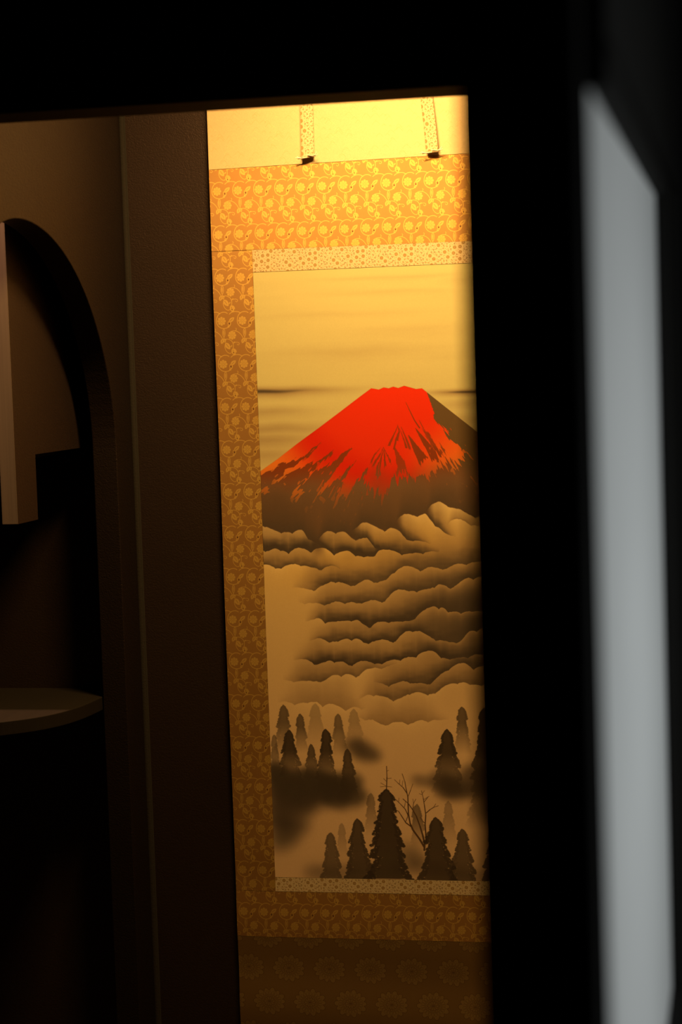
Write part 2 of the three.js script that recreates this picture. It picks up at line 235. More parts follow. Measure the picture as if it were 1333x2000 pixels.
// brown twill with a golden flowering vine; one repeat is 42.7 mm by 85.6 mm, 512 by 1024 pixels
function vineCloth() {
  const W = 512, H = 1024, c = newCanvas(W, H), g = c.getContext('2d'), rnd = seeded(5);
  g.fillStyle = tone([161, 117, 70]); g.fillRect(0, 0, W, H);
  g.lineWidth = 3;
  for (let i = -H; i < W; i += 16) { g.strokeStyle = i % 32 ? tone([160, 117, 68], .7) : tone([140, 97, 54], .6); g.beginPath(); g.moveTo(i, H); g.lineTo(i + H, 0); g.stroke(); }
  const gold = [195, 155, 86];
  const draw = (f) => { for (const ox of [-W, 0, W]) for (const oy of [-H, 0, H]) { g.save(); g.translate(ox, oy); f(); g.restore(); } };
  const line = (d, w = 20) => { g.strokeStyle = tone(gold); g.lineWidth = w; g.lineCap = 'round'; g.lineJoin = 'round'; g.stroke(new Path2D(d)); };
  const flower = (x, y, r, petals) => { for (let i = 0; i < petals; i++) { const a = (i / petals) * 6.283; g.fillStyle = tone(gold); g.beginPath(); g.ellipse(x + Math.cos(a) * r * 0.58, y + Math.sin(a) * r * 0.58, r * 0.42, r * 0.34, a, 0, 7); g.fill(); } g.fillStyle = tone(gold); g.beginPath(); g.arc(x, y, r * 0.5, 0, 7); g.fill(); g.strokeStyle = tone([146, 104, 58], .75); g.lineWidth = 5; for (let i = 0; i < petals; i++) { const a = ((i + 0.5) / petals) * 6.283; g.beginPath(); g.moveTo(x + Math.cos(a) * r * 0.4, y + Math.sin(a) * r * 0.4); g.lineTo(x + Math.cos(a) * r * 0.95, y + Math.sin(a) * r * 0.95); g.stroke(); } g.beginPath(); g.arc(x, y, r * 0.26, 0, 7); g.stroke(); };
  const leaf = (x, y, a, l, w, hole = true) => { g.save(); g.translate(x, y); g.rotate(a); g.fillStyle = tone(gold); g.beginPath(); g.moveTo(0, 0); g.bezierCurveTo(l * 0.2, -w, l * 0.75, -w * 0.8, l, 0); g.bezierCurveTo(l * 0.75, w * 0.8, l * 0.2, w, 0, 0); g.fill(); if (hole) { g.strokeStyle = tone([134, 92, 50]); g.lineWidth = 8; g.beginPath(); g.moveTo(l * 0.2, 0); g.lineTo(l * 0.68, 0); g.stroke(); } g.restore(); };
  const spot = (x, y, r) => { g.fillStyle = tone([104, 66, 34]); g.beginPath(); g.arc(x, y, r, 0, 7); g.fill(); };
  draw(() => {
    line('M -130 60 C -90 20 -40 0 30 2 C 90 4 110 20 150 44');                                               // the running stem
    line('M 330 40 C 290 4 210 -6 140 40 C 60 96 40 230 70 290 C 110 380 200 410 290 390 C 370 368 410 320 404 262 C 396 226 350 226 340 256'); // round the open flower
    flower(182, 222, 106, 8); spot(372, 288, 17); line('M 340 256 C 330 300 350 326 384 316', 16);
    leaf(366, 244, -0.66, 168, 66); leaf(330, 330, 0.9, 62, 30, false);
    line('M 232 400 C 186 450 186 560 226 606 C 268 560 268 450 236 402', 16); leaf(226, 440, 1.57, 130, 20, false);   // looped bud stalk
    line('M 226 606 C 222 640 210 664 196 690', 17); leaf(206, 640, 1.95, 132, 62); leaf(216, 650, 0.35, 70, 34, false); leaf(222, 640, 1.2, 100, 46);
    line('M 196 660 C 150 540 70 470 -10 462 C -80 456 -140 480 -150 520', 17); line('M 0 464 C 30 440 40 416 12 396', 14);
    flower(429, 566, 104, 8);
    line('M 214 690 C 250 640 330 630 400 690 C 470 750 460 850 420 940', 17);                                // round the closed bud
    line('M 262 760 C 220 830 240 930 330 984 C 360 998 380 990 392 976', 16); leaf(256, 740, 0.95, 190, 84); leaf(420, 800, 2.3, 60, 24, false);
    leaf(424, 880, 1.25, 176, 74); leaf(452, 880, 0.9, 120, 40, false); spot(452, 980, 13);
    line('M -70 764 C -40 730 60 716 84 756 C 92 800 40 812 34 776', 14); leaf(-60, 750, -0.6, 58, 24, false);
  });
  const id = g.getImageData(0, 0, W, H), p = id.data;
  for (let i = 0; i < p.length; i += 4) { const q = i / 4, x = q % W, y = (q / W) | 0, n = 1 + (((x + y) & 7) < 4 ? 0.035 : -0.035) + (rnd() - 0.5) * 0.07; for (let k = 0; k < 3; k++) p[i + k] = Math.min(255, p[i + k] * n); }
  g.putImageData(id, 0, 0);
  return c;
}

// pale silk with small olive and gold sprigs; one repeat is 96 mm by 48 mm
function sprigCloth() {
  const W = 1024, H = 512, c = newCanvas(W, H), g = c.getContext('2d'), rnd = seeded(19);
  g.fillStyle = tone([197, 174, 147]); g.fillRect(0, 0, W, H);
  const olive = [120, 90, 50], gold = [146, 104, 48];
  const spots = [];
  const put = (f) => { for (const ox of [-W, 0, W]) for (const oy of [-H, 0, H]) { g.save(); g.translate(ox, oy); f(); g.restore(); } };
  const free = (x, y, r) => spots.every(([a, b, q]) => { let dx = Math.abs(a - x), dy = Math.abs(b - y); dx = Math.min(dx, W - dx); dy = Math.min(dy, H - dy); return Math.hypot(dx, dy) > r + q; });
  for (let n = 0; n < 2600; n++) {
    const kind = n < 26 ? 0 : n < 900 ? 1 : 2, r = [50, 25, 11][kind], x = rnd() * W, y = rnd() * H, turn = rnd() * 7;
    if (!free(x, y, r)) continue;
    spots.push([x, y, r + 4]);
    put(() => {
      g.translate(x, y); g.rotate(turn); g.scale(.9, .9);
      if (kind === 0) { for (let i = 0; i < 8; i++) { g.rotate(Math.PI / 4); g.fillStyle = tone(i % 2 ? olive : gold); g.beginPath(); g.ellipse(0, 31, 11, 13, 0, 0, 7); g.fill(); g.fillStyle = tone([186, 164, 116]); g.beginPath(); g.arc(0, 32, 4.5, 0, 7); g.fill(); } g.fillStyle = tone(gold); g.beginPath(); g.arc(0, 0, 16, 0, 7); g.fill(); g.fillStyle = tone([190, 170, 126]); g.beginPath(); g.arc(0, 0, 7, 0, 7); g.fill(); }
      else if (kind === 1) { g.strokeStyle = tone(olive); g.lineWidth = 4; g.beginPath(); g.moveTo(-22, 6); g.quadraticCurveTo(0, -12, 22, 4); g.stroke(); g.fillStyle = tone(rnd() < 0.5 ? olive : gold); for (const [lx, ly, la] of [[-12, -12, 0.6], [10, 10, 0.5], [18, -10, -0.7]]) { g.beginPath(); g.ellipse(lx, ly, 12, 6.5, la, 0, 7); g.fill(); } }
      else { g.fillStyle = tone(rnd() < 0.6 ? gold : olive, .85); g.beginPath(); g.ellipse(0, 0, 11, 6, 0, 0, 7); g.fill(); }
    });
  }
  return c;
}

// plain tan silk with tone-on-tone flower medallions in staggered rows; one repeat is 84.5 mm by 138 mm
function medallionCloth() {
  const W = 630, H = 1029, c = newCanvas(W, H), g = c.getContext('2d'), rnd = seeded(77);
  g.fillStyle = tone([131, 101, 64]); g.fillRect(0, 0, W, H);
  const put = (f) => { for (const ox of [-W, 0, W]) for (const oy of [-H, 0, H]) { g.save(); g.translate(ox, oy); f(); g.restore(); } };
  const outline = tone([94, 66, 38], .85), fill = tone([148, 119, 80], .9);
  const medal = (x, y) => put(() => {
    g.translate(x, y);
    g.lineWidth = 6;
    for (let i = 0; i < 14; i++) { const a = (i / 14) * 6.283, rx = Math.cos(a) * 205, ry = Math.sin(a) * 165, q = i % 2 ? 50 : 40; g.fillStyle = fill; g.strokeStyle = outline; g.beginPath(); g.ellipse(rx, ry, q, q * 0.8, a, 0, 7); g.fill(); g.stroke(); }
    g.fillStyle = fill; g.beginPath(); g.ellipse(0, 0, 205, 165, 0, 0, 7); g.fill();
    g.lineWidth = 5;
    for (let i = 0; i < 22; i++) { const a = (i / 22) * 6.283; for (const r of [0.5, 0.78]) { const w = r > 0.6 ? 30 : 22; g.strokeStyle = tone([104, 76, 45], .65); g.beginPath(); g.ellipse(Math.cos(a + r) * 205 * r, Math.sin(a + r) * 165 * r, w, w * 0.6, a + r, 0, 7); g.stroke(); } }
    g.strokeStyle = tone([104, 76, 45], .65); for (let i = 0; i < 10; i++) { const a = (i / 10) * 6.283; g.beginPath(); g.ellipse(Math.cos(a) * 48, Math.sin(a) * 40, 40, 18, a, 0, 7); g.stroke(); }
  });
  medal(W * 0.25, H * 0.25); medal(W * 0.75, H * 0.75);
  const id = g.getImageData(0, 0, W, H), p = id.data;
  for (let i = 0; i < p.length; i += 4) { const q = i / 4, y = (q / W) | 0, n = 1 + (y & 3 ? 0.012 : -0.03) + (rnd() - 0.5) * 0.06; for (let k = 0; k < 3; k++) p[i + k] = Math.min(255, p[i + k] * n); }
  g.putImageData(id, 0, 0);
  return c;
}

// gold silk with a faint scatter of woven lines, paled to imitate strong lamplight; one repeat is 120 mm square
function plainCloth() {
  const W = 512, H = 512, c = newCanvas(W, H), g = c.getContext('2d'), rnd = seeded(31);
  g.fillStyle = tone([197, 171, 140]); g.fillRect(0, 0, W, H);
  g.lineWidth = 2.4; g.lineCap = 'round';
  for (let i = 0; i < 70; i++) {
    const x = rnd() * W, y = rnd() * H, q = 10 + rnd() * 26; g.strokeStyle = i % 3 ? tone([172, 148, 100], .5) : tone([208, 188, 144], .7);
    for (const ox of [-W, 0, W]) for (const oy of [-H, 0, H]) { g.beginPath(); g.moveTo(x + ox - q, y + oy + q * 0.4); g.quadraticCurveTo(x + ox - q * 0.3, y + oy - q * 0.5, x + ox, y + oy - q * 0.5); g.quadraticCurveTo(x + ox + q * 0.4, y + oy - q * 0.4, x + ox + q, y + oy + q * 0.45); g.stroke(); }
  }
  const id = g.getImageData(0, 0, W, H), p = id.data;
  for (let i = 0; i < p.length; i += 4) { const q = i / 4, x = q % W, y = (q / W) | 0, n = 1 + (wrapSpeck(x, y) - 0.5) * 0.09; for (let k = 0; k < 3; k++) p[i + k] = Math.min(255, p[i + k] * n); }
  g.putImageData(id, 0, 0);
  return c;
}
const wrapSpeck = (x, y) => hash2((x >> 2) & 127, (y >> 2) & 127) * 0.6 + hash2(x + 900, y + 77) * 0.4;

// ---------------------------------------------------------------- helpers
const used = new Map();
function numbered(name) { const n = used.get(name) ?? 0; used.set(name, n + 1); return n ? `${name}_${String(n).padStart(3, '0')}` : name; }
function tag(o, label, category, group) { o.userData.label = label; o.userData.category = category; if (group) o.userData.group = group; return o; }
function put(name, geometry, material, parent = scene) {
  const m = new THREE.Mesh(Array.isArray(geometry) ? mergeGeometries(geometry.map((g) => (g.index ? g.toNonIndexed() : g))) : geometry, material);
  m.name = numbered(name); m.castShadow = m.receiveShadow = true; parent.add(m); return m;
}
function struct(name, geometry, material, label) { const m = put(name, geometry, material); m.userData.kind = 'structure'; if (label) m.userData.label = label; return m; }
function thing(name, label, category, [x, y, z], group) { const g = new THREE.Group(); g.name = numbered(name); g.position.set(x, y, z); tag(g, label, category, group); scene.add(g); return g; }
// a softly edged box between two corners, uv in metres
function box(x0, x1, y0, y1, z0, z1, r = 0) {
  const w = Math.abs(x1 - x0), h = Math.abs(y1 - y0), d = Math.abs(z1 - z0);
  const g = r ? new RoundedBoxGeometry(w, h, d, 2, Math.min(r, w / 2.01, h / 2.01, d / 2.01)) : new THREE.BoxGeometry(w, h, d);
  g.translate((x0 + x1) / 2, (y0 + y1) / 2, (z0 + z1) / 2);
  return metres(g);
}
function metres(g) { const p = g.attributes.position, n = g.attributes.normal, uv = new Float32Array(p.count * 2); for (let i = 0; i < p.count; i++) { const ax = Math.abs(n.getX(i)), ay = Math.abs(n.getY(i)), az = Math.abs(n.getZ(i)); const [u, v] = ax > ay && ax > az ? [p.getZ(i), p.getY(i)] : ay > az ? [p.getX(i), p.getZ(i)] : [p.getX(i), p.getY(i)]; uv[2 * i] = u; uv[2 * i + 1] = v; } g.setAttribute('uv', new THREE.BufferAttribute(uv, 2)); return g; }
const sideways = (x) => new THREE.Matrix4().makeBasis(new THREE.Vector3(0, 0, -1), new THREE.Vector3(0, 1, 0), new THREE.Vector3(1, 0, 0)).setPosition(x, 0, 0); // a drawing of depth and height, thickened along x

function tex(canvas, srgb, w, h) { const t = new THREE.CanvasTexture(canvas); if (srgb) t.colorSpace = THREE.SRGBColorSpace; t.wrapS = t.wrapT = w ? THREE.RepeatWrapping : THREE.ClampToEdgeWrapping; if (w) t.repeat.set(1 / w, 1 / h); t.anisotropy = 8; return t; }
function grey(w, h, f) { const c = newCanvas(w, h), g = c.getContext('2d'), id = g.createImageData(w, h), p = id.data; for (let y = 0; y < h; y++) for (let x = 0; x < w; x++) { const v = 255 * clamp01(f(x, y)), o = (y * w + x) * 4; p[o] = p[o + 1] = p[o + 2] = v; p[o + 3] = 255; } g.putImageData(id, 0, 0); return c; }
const wrapNoise = (x, y, px, py) => { const ix = Math.floor(x), iy = Math.floor(y), fx = x - ix, fy = y - iy, u = fx * fx * (3 - 2 * fx), v = fy * fy * (3 - 2 * fy), m = (a, n) => ((a % n) + n) % n; return mix(mix(hash2(m(ix, px), m(iy, py)), hash2(m(ix + 1, px), m(iy, py)), u), mix(hash2(m(ix, px), m(iy + 1, py)), hash2(m(ix + 1, px), m(iy + 1, py)), u), v); };

// ---------------------------------------------------------------- materials
const sand = grey(512, 512, (x, y) => 0.5 * wrapNoise(x / 2, y / 2, 256, 256) + 0.28 * wrapNoise(x / 8, y / 5, 64, 103) + 0.22 * wrapNoise(x / 64, y / 64, 8, 8));
const sandTone = grey(512, 512, (x, y) => 0.8 + 0.12 * wrapNoise(x / 4, y / 4, 128, 128) + 0.08 * wrapNoise(x / 128, y / 128, 4, 4));
const grain = grey(256, 1024, (x, y) => 0.78 + 0.14 * wrapNoise(x / 3, y / 256, 86, 4) + 0.08 * wrapNoise(x / 16, y / 128, 16, 8));
const weave = grey(128, 128, (x, y) => 0.5 + 0.25 * Math.sin((x / 128) * Math.PI * 32) + 0.25 * Math.sin((y / 128) * Math.PI * 32));
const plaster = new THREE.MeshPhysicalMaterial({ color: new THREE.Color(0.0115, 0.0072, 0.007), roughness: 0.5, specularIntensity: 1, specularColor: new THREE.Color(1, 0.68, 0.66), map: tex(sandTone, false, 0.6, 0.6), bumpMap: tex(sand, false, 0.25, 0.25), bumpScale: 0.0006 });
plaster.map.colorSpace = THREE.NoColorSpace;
const dimmedPlaster = new THREE.MeshPhysicalMaterial({ color: new THREE.Color(0.0062, 0.0042, 0.0042), roughness: 0.55, specularIntensity: 0.5, specularColor: new THREE.Color(1, 0.7, 0.68), map: plaster.map, bumpMap: plaster.bumpMap, bumpScale: 0.0008 });  // copy of plaster, darkened to hold back lamp brightness on the side wall
const beadPlaster = new THREE.MeshStandardMaterial({ color: new THREE.Color(0.0075, 0.0037, 0.0032), roughness: 0.95, map: plaster.map, bumpMap: plaster.bumpMap, bumpScale: 0.0006 });
const wood = (r, g, b, rough, spec = 0.5) => new THREE.MeshPhysicalMaterial({ color: new THREE.Color(r, g, b), roughness: rough, specularIntensity: spec, map: tex(grain, false, 0.12, 1.1), bumpMap: tex(grain, false, 0.12, 1.1), bumpScale: 0.0004 });
const blackWood = wood(0.0055, 0.005, 0.0044, 0.8, 0.16);
const frameWood = wood(0.011, 0.0105, 0.0095, 0.75, 0.2);
const lintelWood = wood(0.02, 0.014, 0.010, 0.8, 0.2);
const darkWood = wood(0.03, 0.022, 0.018, 0.7, 0.3);
const shelfWood = wood(0.0115, 0.0085, 0.007, 0.75, 0.2);
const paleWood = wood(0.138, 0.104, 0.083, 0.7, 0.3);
const roomPaint = new THREE.MeshStandardMaterial({ color: new THREE.Color(0.012, 0.011, 0.010), roughness: 0.95, bumpMap: tex(sand, false, 0.25, 0.25), bumpScale: 0.0008 });
const paper = new THREE.MeshStandardMaterial({ color: new THREE.Color(0.66, 0.68, 0.69), roughness: 0.9, map: tex(grey(256, 256, (x, y) => 0.95 + 0.05 * wrapNoise(x / 32, y / 32, 8, 8)), false, 0.5, 0.5), bumpMap: tex(sand, false, 0.3, 0.3), bumpScale: 0.0003 });
const brocade = (canvas, w, h, extra = {}) => new THREE.MeshPhysicalMaterial({ color: 0xffffff, roughness: 0.4, metalness: 0.5, specularIntensity: 0.5, map: tex(canvas, true, w, h), bumpMap: tex(weave, false, 0.008, 0.008), bumpScale: 0.00012, side: THREE.DoubleSide, ...extra });
const vine = brocade(vineCloth(), 0.0427, 0.0856);
const sprig = brocade(sprigCloth(), 0.096, 0.048, { metalness: 0.12, roughness: 0.6, specularIntensity: 0.3 });
const plainSilk = brocade(plainCloth(), 0.12, 0.12, { metalness: 0.2, roughness: 0.5 });
const medallion = brocade(medallionCloth(), 0.0845, 0.138);
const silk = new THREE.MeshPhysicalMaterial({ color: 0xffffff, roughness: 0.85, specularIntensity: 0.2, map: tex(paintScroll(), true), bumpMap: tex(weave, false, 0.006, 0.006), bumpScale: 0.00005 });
const backing = new THREE.MeshStandardMaterial({ color: new THREE.Color(0.16, 0.11, 0.06), roughness: 0.95 });
const cordMat = new THREE.MeshStandardMaterial({ color: new THREE.Color(0.25, 0.17, 0.08), roughness: 0.9 });
const thread = new THREE.MeshStandardMaterial({ color: new THREE.Color(0.78, 0.72, 0.58), roughness: 0.9 });
const lacquer = new THREE.MeshPhysicalMaterial({ color: new THREE.Color(0.03, 0.018, 0.012), roughness: 0.3, clearcoat: 0.6 });
const brass = new THREE.MeshStandardMaterial({ color: new THREE.Color(0.6, 0.42, 0.17), metalness: 1, roughness: 0.35 });
const enamel = new THREE.MeshStandardMaterial({ color: new THREE.Color(0.03, 0.03, 0.03), roughness: 0.5 });

// ---------------------------------------------------------------- the setting
const XW = -1.235, ZB = -3.92, ZF = -2.79, ZL = -2.9, HEAD = 1.978, TOP = 2.8;
struct('floor', box(-2.4, 0.7, -0.1, 0, -4.1, 1.45), darkWood, 'dark wooden floor of the unlit room');
struct('ceiling', box(-2.4, 0.7, TOP, TOP + 0.1, -4.1, 1.45), roomPaint, 'dark ceiling of the unlit room');
struct('trim_5', box(-2.3, -0.33, 2.45, 2.5, ZB, ZL + 0.02), lintelWood, 'low dark wooden ceiling of the alcove');
struct('trim_1', box(-2.3, -0.33, 0, 0.12, ZB, ZF, 0.004), darkWood, 'raised dark wooden floor board of the alcove');
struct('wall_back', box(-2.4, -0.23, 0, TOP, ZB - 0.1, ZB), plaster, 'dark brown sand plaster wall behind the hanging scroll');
{
  const s = new THREE.Shape([[-ZF + 0.112, 0.12], [2.95, 0.12]].map((p) => new THREE.Vector2(...p)));
  s.lineTo(2.95, 1.45);
  for (let i = 1; i <= 20; i++) { const a = Math.PI - (i / 20) * Math.PI / 2; s.lineTo(3.325 + 0.375 * Math.cos(a), 1.45 + 0.419 * Math.sin(a)); }
  for (let i = 1; i <= 28; i++) { const a = Math.PI / 2 - (i / 28) * Math.PI / 2; s.lineTo(3.325 + 0.482 * Math.cos(a), 1.45 + 0.419 * Math.pow(Math.sin(a), 1.06)); }
  s.lineTo(3.807, 0.12); s.lineTo(-ZB, 0.12); s.lineTo(-ZB, 2.45); s.lineTo(-ZF + 0.112, 2.45); s.closePath();
  const g = new THREE.ExtrudeGeometry(s, { depth: 0.046, bevelEnabled: true, bevelThickness: 0.002, bevelSize: 0.002, bevelOffset: -0.002, bevelSegments: 2, curveSegments: 4 });
  g.applyMatrix4(sideways(XW - 0.048));
  struct('wall_left', metres(g), dimmedPlaster, 'dark plaster side wall with a tall arched opening left of the scroll');
}
{ // a slim rounded bead in the corner of the two plaster walls
  const g = new THREE.CylinderGeometry(0.007, 0.007, 2.45 - 0.12, 16); g.translate(XW + 0.003, (2.45 + 0.12) / 2, ZB + 0.003);
  struct('trim_2', metres(g), beadPlaster, 'slim rounded plaster bead in the corner beside the scroll');
}
struct('trim_3', box(-2.3, -0.3795, HEAD, HEAD + 0.13, ZL, ZF, 0.003), lintelWood, 'black wooden lintel across the top of the alcove');
struct('trim_4', box(-0.3795, -0.30, 0, TOP, ZL - 0.005, ZF + 0.005, 0.004), blackWood, 'black wooden alcove post at the right of the scroll');
struct('wall_front', [box(-2.3, -0.3795, HEAD + 0.13, TOP, ZL + 0.02, ZF - 0.02), box(-0.30, 0.55, 0, TOP, ZL + 0.01, ZF - 0.01)], roomPaint, 'unlit dark wall above the lintel');
struct('wall_right', box(-0.33, -0.23, 0, TOP, ZB, ZL - 0.005), plaster, 'plaster side wall hidden at the right end of the alcove');
struct('wall_far_left', box(-2.4, -2.3, 0, TOP, ZB, 1.45), roomPaint);
struct('wall_behind', box(-2.3, 0.55, 0, TOP, 1.3, 1.45), roomPaint);
{
  const s = new THREE.Shape([[-1.45, 0], [4.1, 0], [4.1, TOP], [-1.45, TOP]].map((p) => new THREE.Vector2(...p)));
  s.holes.push(new THREE.Path([[1.06, 1.15], [1.06, 1.58], [1.66, 1.58], [1.66, 1.15]].map((p) => new THREE.Vector2(...p))));
  const g = new THREE.ExtrudeGeometry(s, { depth: 0.15, bevelEnabled: false }); g.applyMatrix4(sideways(0.55));
  struct('wall_far_right', metres(g), roomPaint);
  const w = struct('window_1', [box(0.66, 0.69, 1.15, 1.17, -1.66, -1.06, 0.003), box(0.66, 0.69, 1.56, 1.58, -1.66, -1.06, 0.003), box(0.66, 0.69, 1.17, 1.56, -1.08, -1.06, 0.003), box(0.66, 0.69, 1.17, 1.56, -1.66, -1.64, 0.003)], blackWood);  // unseen window, sized and placed to shape the light on the panel
  put('pane', box(0.674, 0.678, 1.17, 1.56, -1.64, -1.08), new THREE.MeshPhysicalMaterial({ color: 0xffffff, roughness: 0.02, transmission: 1, thickness: 0, ior: 1.5 }), w);
}
struct('wall_middle', [box(-0.1408, -0.081, 0, TOP, ZF, -2.0), box(-0.1408, -0.081, 2.02, TOP, -2.0, -1.0)], roomPaint, 'dark partition continuing behind the framed screen');

// ---------------------------------------------------------------- the framed screen at the right, its near stile an out-of-focus black post
{
  const XP = -0.0783, XF = -0.0689, t = thing('screen_door', 'tall black framed screen with a pale grey panel standing edge-on at the right', 'screen', [0, 0, 0]);
  put('near_stile', box(-0.1408, -0.0806, 0, 2.02, -1.035, -1.0, 0.003), blackWood, t).userData.label = 'blurred black post in the foreground, nearest edge of the screen';
  put('far_stile', box(-0.1408, XF, 0, 2.02, -2.0, -1.749, 0.002), frameWood, t);
  put('top_rail', box(-0.1408, XF, 1.735, 2.02, -1.749, -1.035, 0.002), frameWood, t);
  put('bottom_rail', box(-0.1408, XF, 0, 1.046, -1.749, -1.035, 0.002), frameWood, t);
  put('back_board', box(-0.1408, -0.10, 1.046, 1.735, -1.749, -1.035), blackWood, t);
  put('panel', box(-0.10, XP, 1.046, 1.735, -1.749, -1.035), paper, t).userData.label = 'plain pale grey panel lit by daylight';
  put('groove_bead', [box(XF - 0.004, XF + 0.002, 1.752, 1.760, -2.0, -1.04, 0.002), box(XF - 0.004, XF + 0.002, 0.3, 1.752, -1.800, -1.792, 0.002)], blackWood, t);
}

// ---------------------------------------------------------------- lamps hidden above the lintel
{
  const t = thing('alcove_lamp', 'slim ceiling lamp hidden above the lintel over the hanging scroll', 'lamp', [-0.67, 2.42, -3.28]);
  put('housing', box(-0.2, 0.2, 0, 0.05, -0.065, 0.065, 0.008), enamel, t);
  put('diffuser', box(-0.185, 0.185, -0.012, 0, -0.05, 0.05, 0.004), new THREE.MeshStandardMaterial({ color: 0xffffff, emissive: new THREE.Color(1, 0.55, 0.2), emissiveIntensity: 6 }), t);
  t.rotation.set(12 * D2R, 0, 9 * D2R);                                       // tipped towards the scroll
  const l = new THREE.RectAreaLight(new THREE.Color(1, 0.6, 0.17), TOKO_LAMP, 0.36, 0.09);
  l.position.set(0, -0.015, 0); l.rotation.set(-Math.PI / 2, 0, 0); t.add(l);
}
{
  const t = thing('downlight', 'small round downlight in the ceiling above the corner shelf', 'lamp', [-1.62, 2.45, -3.40]);
  const can = new THREE.LatheGeometry([[0.03, 0], [0.045, 0], [0.045, -0.07], [0.040, -0.075], [0.036, -0.07], [0.036, -0.012], [0.03, -0.012]].map((p) => new THREE.Vector2(...p)), 32);
  put('can', can, enamel, t);
  const d = new THREE.CylinderGeometry(0.034, 0.034, 0.006, 32); d.translate(0, -0.016, 0);
  put('glowing_lens', d, new THREE.MeshStandardMaterial({ color: 0xffffff, emissive: new THREE.Color(1, 0.72, 0.4), emissiveIntensity: 3 }), t);
  const l = new THREE.SpotLight(new THREE.Color(1, 0.52, 0.26), SHELF_LAMP, 0, 34 * D2R, 0.3, 2);
  l.position.set(0, -0.078, 0); l.target.position.set(0.3, -1.5, -0.12); l.castShadow = true; l.shadow.radius = 1; t.add(l, l.target);
}

// ---------------------------------------------------------------- behind the arch: a hanging partition on its post, two shelves
{
  const s = new THREE.Shape([[3.471, 1.328], [3.579, 1.328], [3.579, 1.4505], [3.92, 1.4505], [3.92, 2.45], [3.471, 2.45]].map((p) => new THREE.Vector2(...p)));
  const t = thing('hanging_partition', 'dark plastered hanging partition with a stepped lower edge behind the arched opening', 'partition', [0, 0, 0]);
  const g = new THREE.ExtrudeGeometry(s, { depth: 0.029, bevelEnabled: false }); g.applyMatrix4(sideways(-1.35));
  put('board', metres(g), plaster, t);
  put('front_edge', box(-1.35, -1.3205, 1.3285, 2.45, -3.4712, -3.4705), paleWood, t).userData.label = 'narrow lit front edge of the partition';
}
{
  const s = new THREE.Shape();
  s.moveTo(-1.285, 3.86); s.lineTo(-1.289, 3.78); s.bezierCurveTo(-1.292, 3.68, -1.31, 3.61, -1.36, 3.56); s.bezierCurveTo(-1.44, 3.48, -1.58, 3.43, -1.75, 3.42); s.lineTo(-2.3, 3.42); s.lineTo(-2.3, 3.92); s.lineTo(-1.343, 3.92); s.bezierCurveTo(-1.31, 3.90, -1.29, 3.885, -1.285, 3.86);
  const g = new THREE.ExtrudeGeometry(s, { depth: 0.024, bevelEnabled: true, bevelThickness: 0.0015, bevelSize: 0.0015, bevelOffset: -0.0015, bevelSegments: 2, curveSegments: 16 });
  g.applyMatrix4(new THREE.Matrix4().makeBasis(new THREE.Vector3(1, 0, 0), new THREE.Vector3(0, 0, -1), new THREE.Vector3(0, 1, 0)).setPosition(0, 0.926, 0));
  tag(put('corner_shelf', metres(g), shelfWood), 'dark wooden shelf with a curved front edge seen low through the arched opening', 'shelf');
}
tag(put('upper_shelf', box(-2.3, -1.351, 1.44, 1.465, -3.92, -3.57, 0.003), shelfWood), 'straight wooden shelf left of the hanging partition, above the curved shelf', 'shelf');

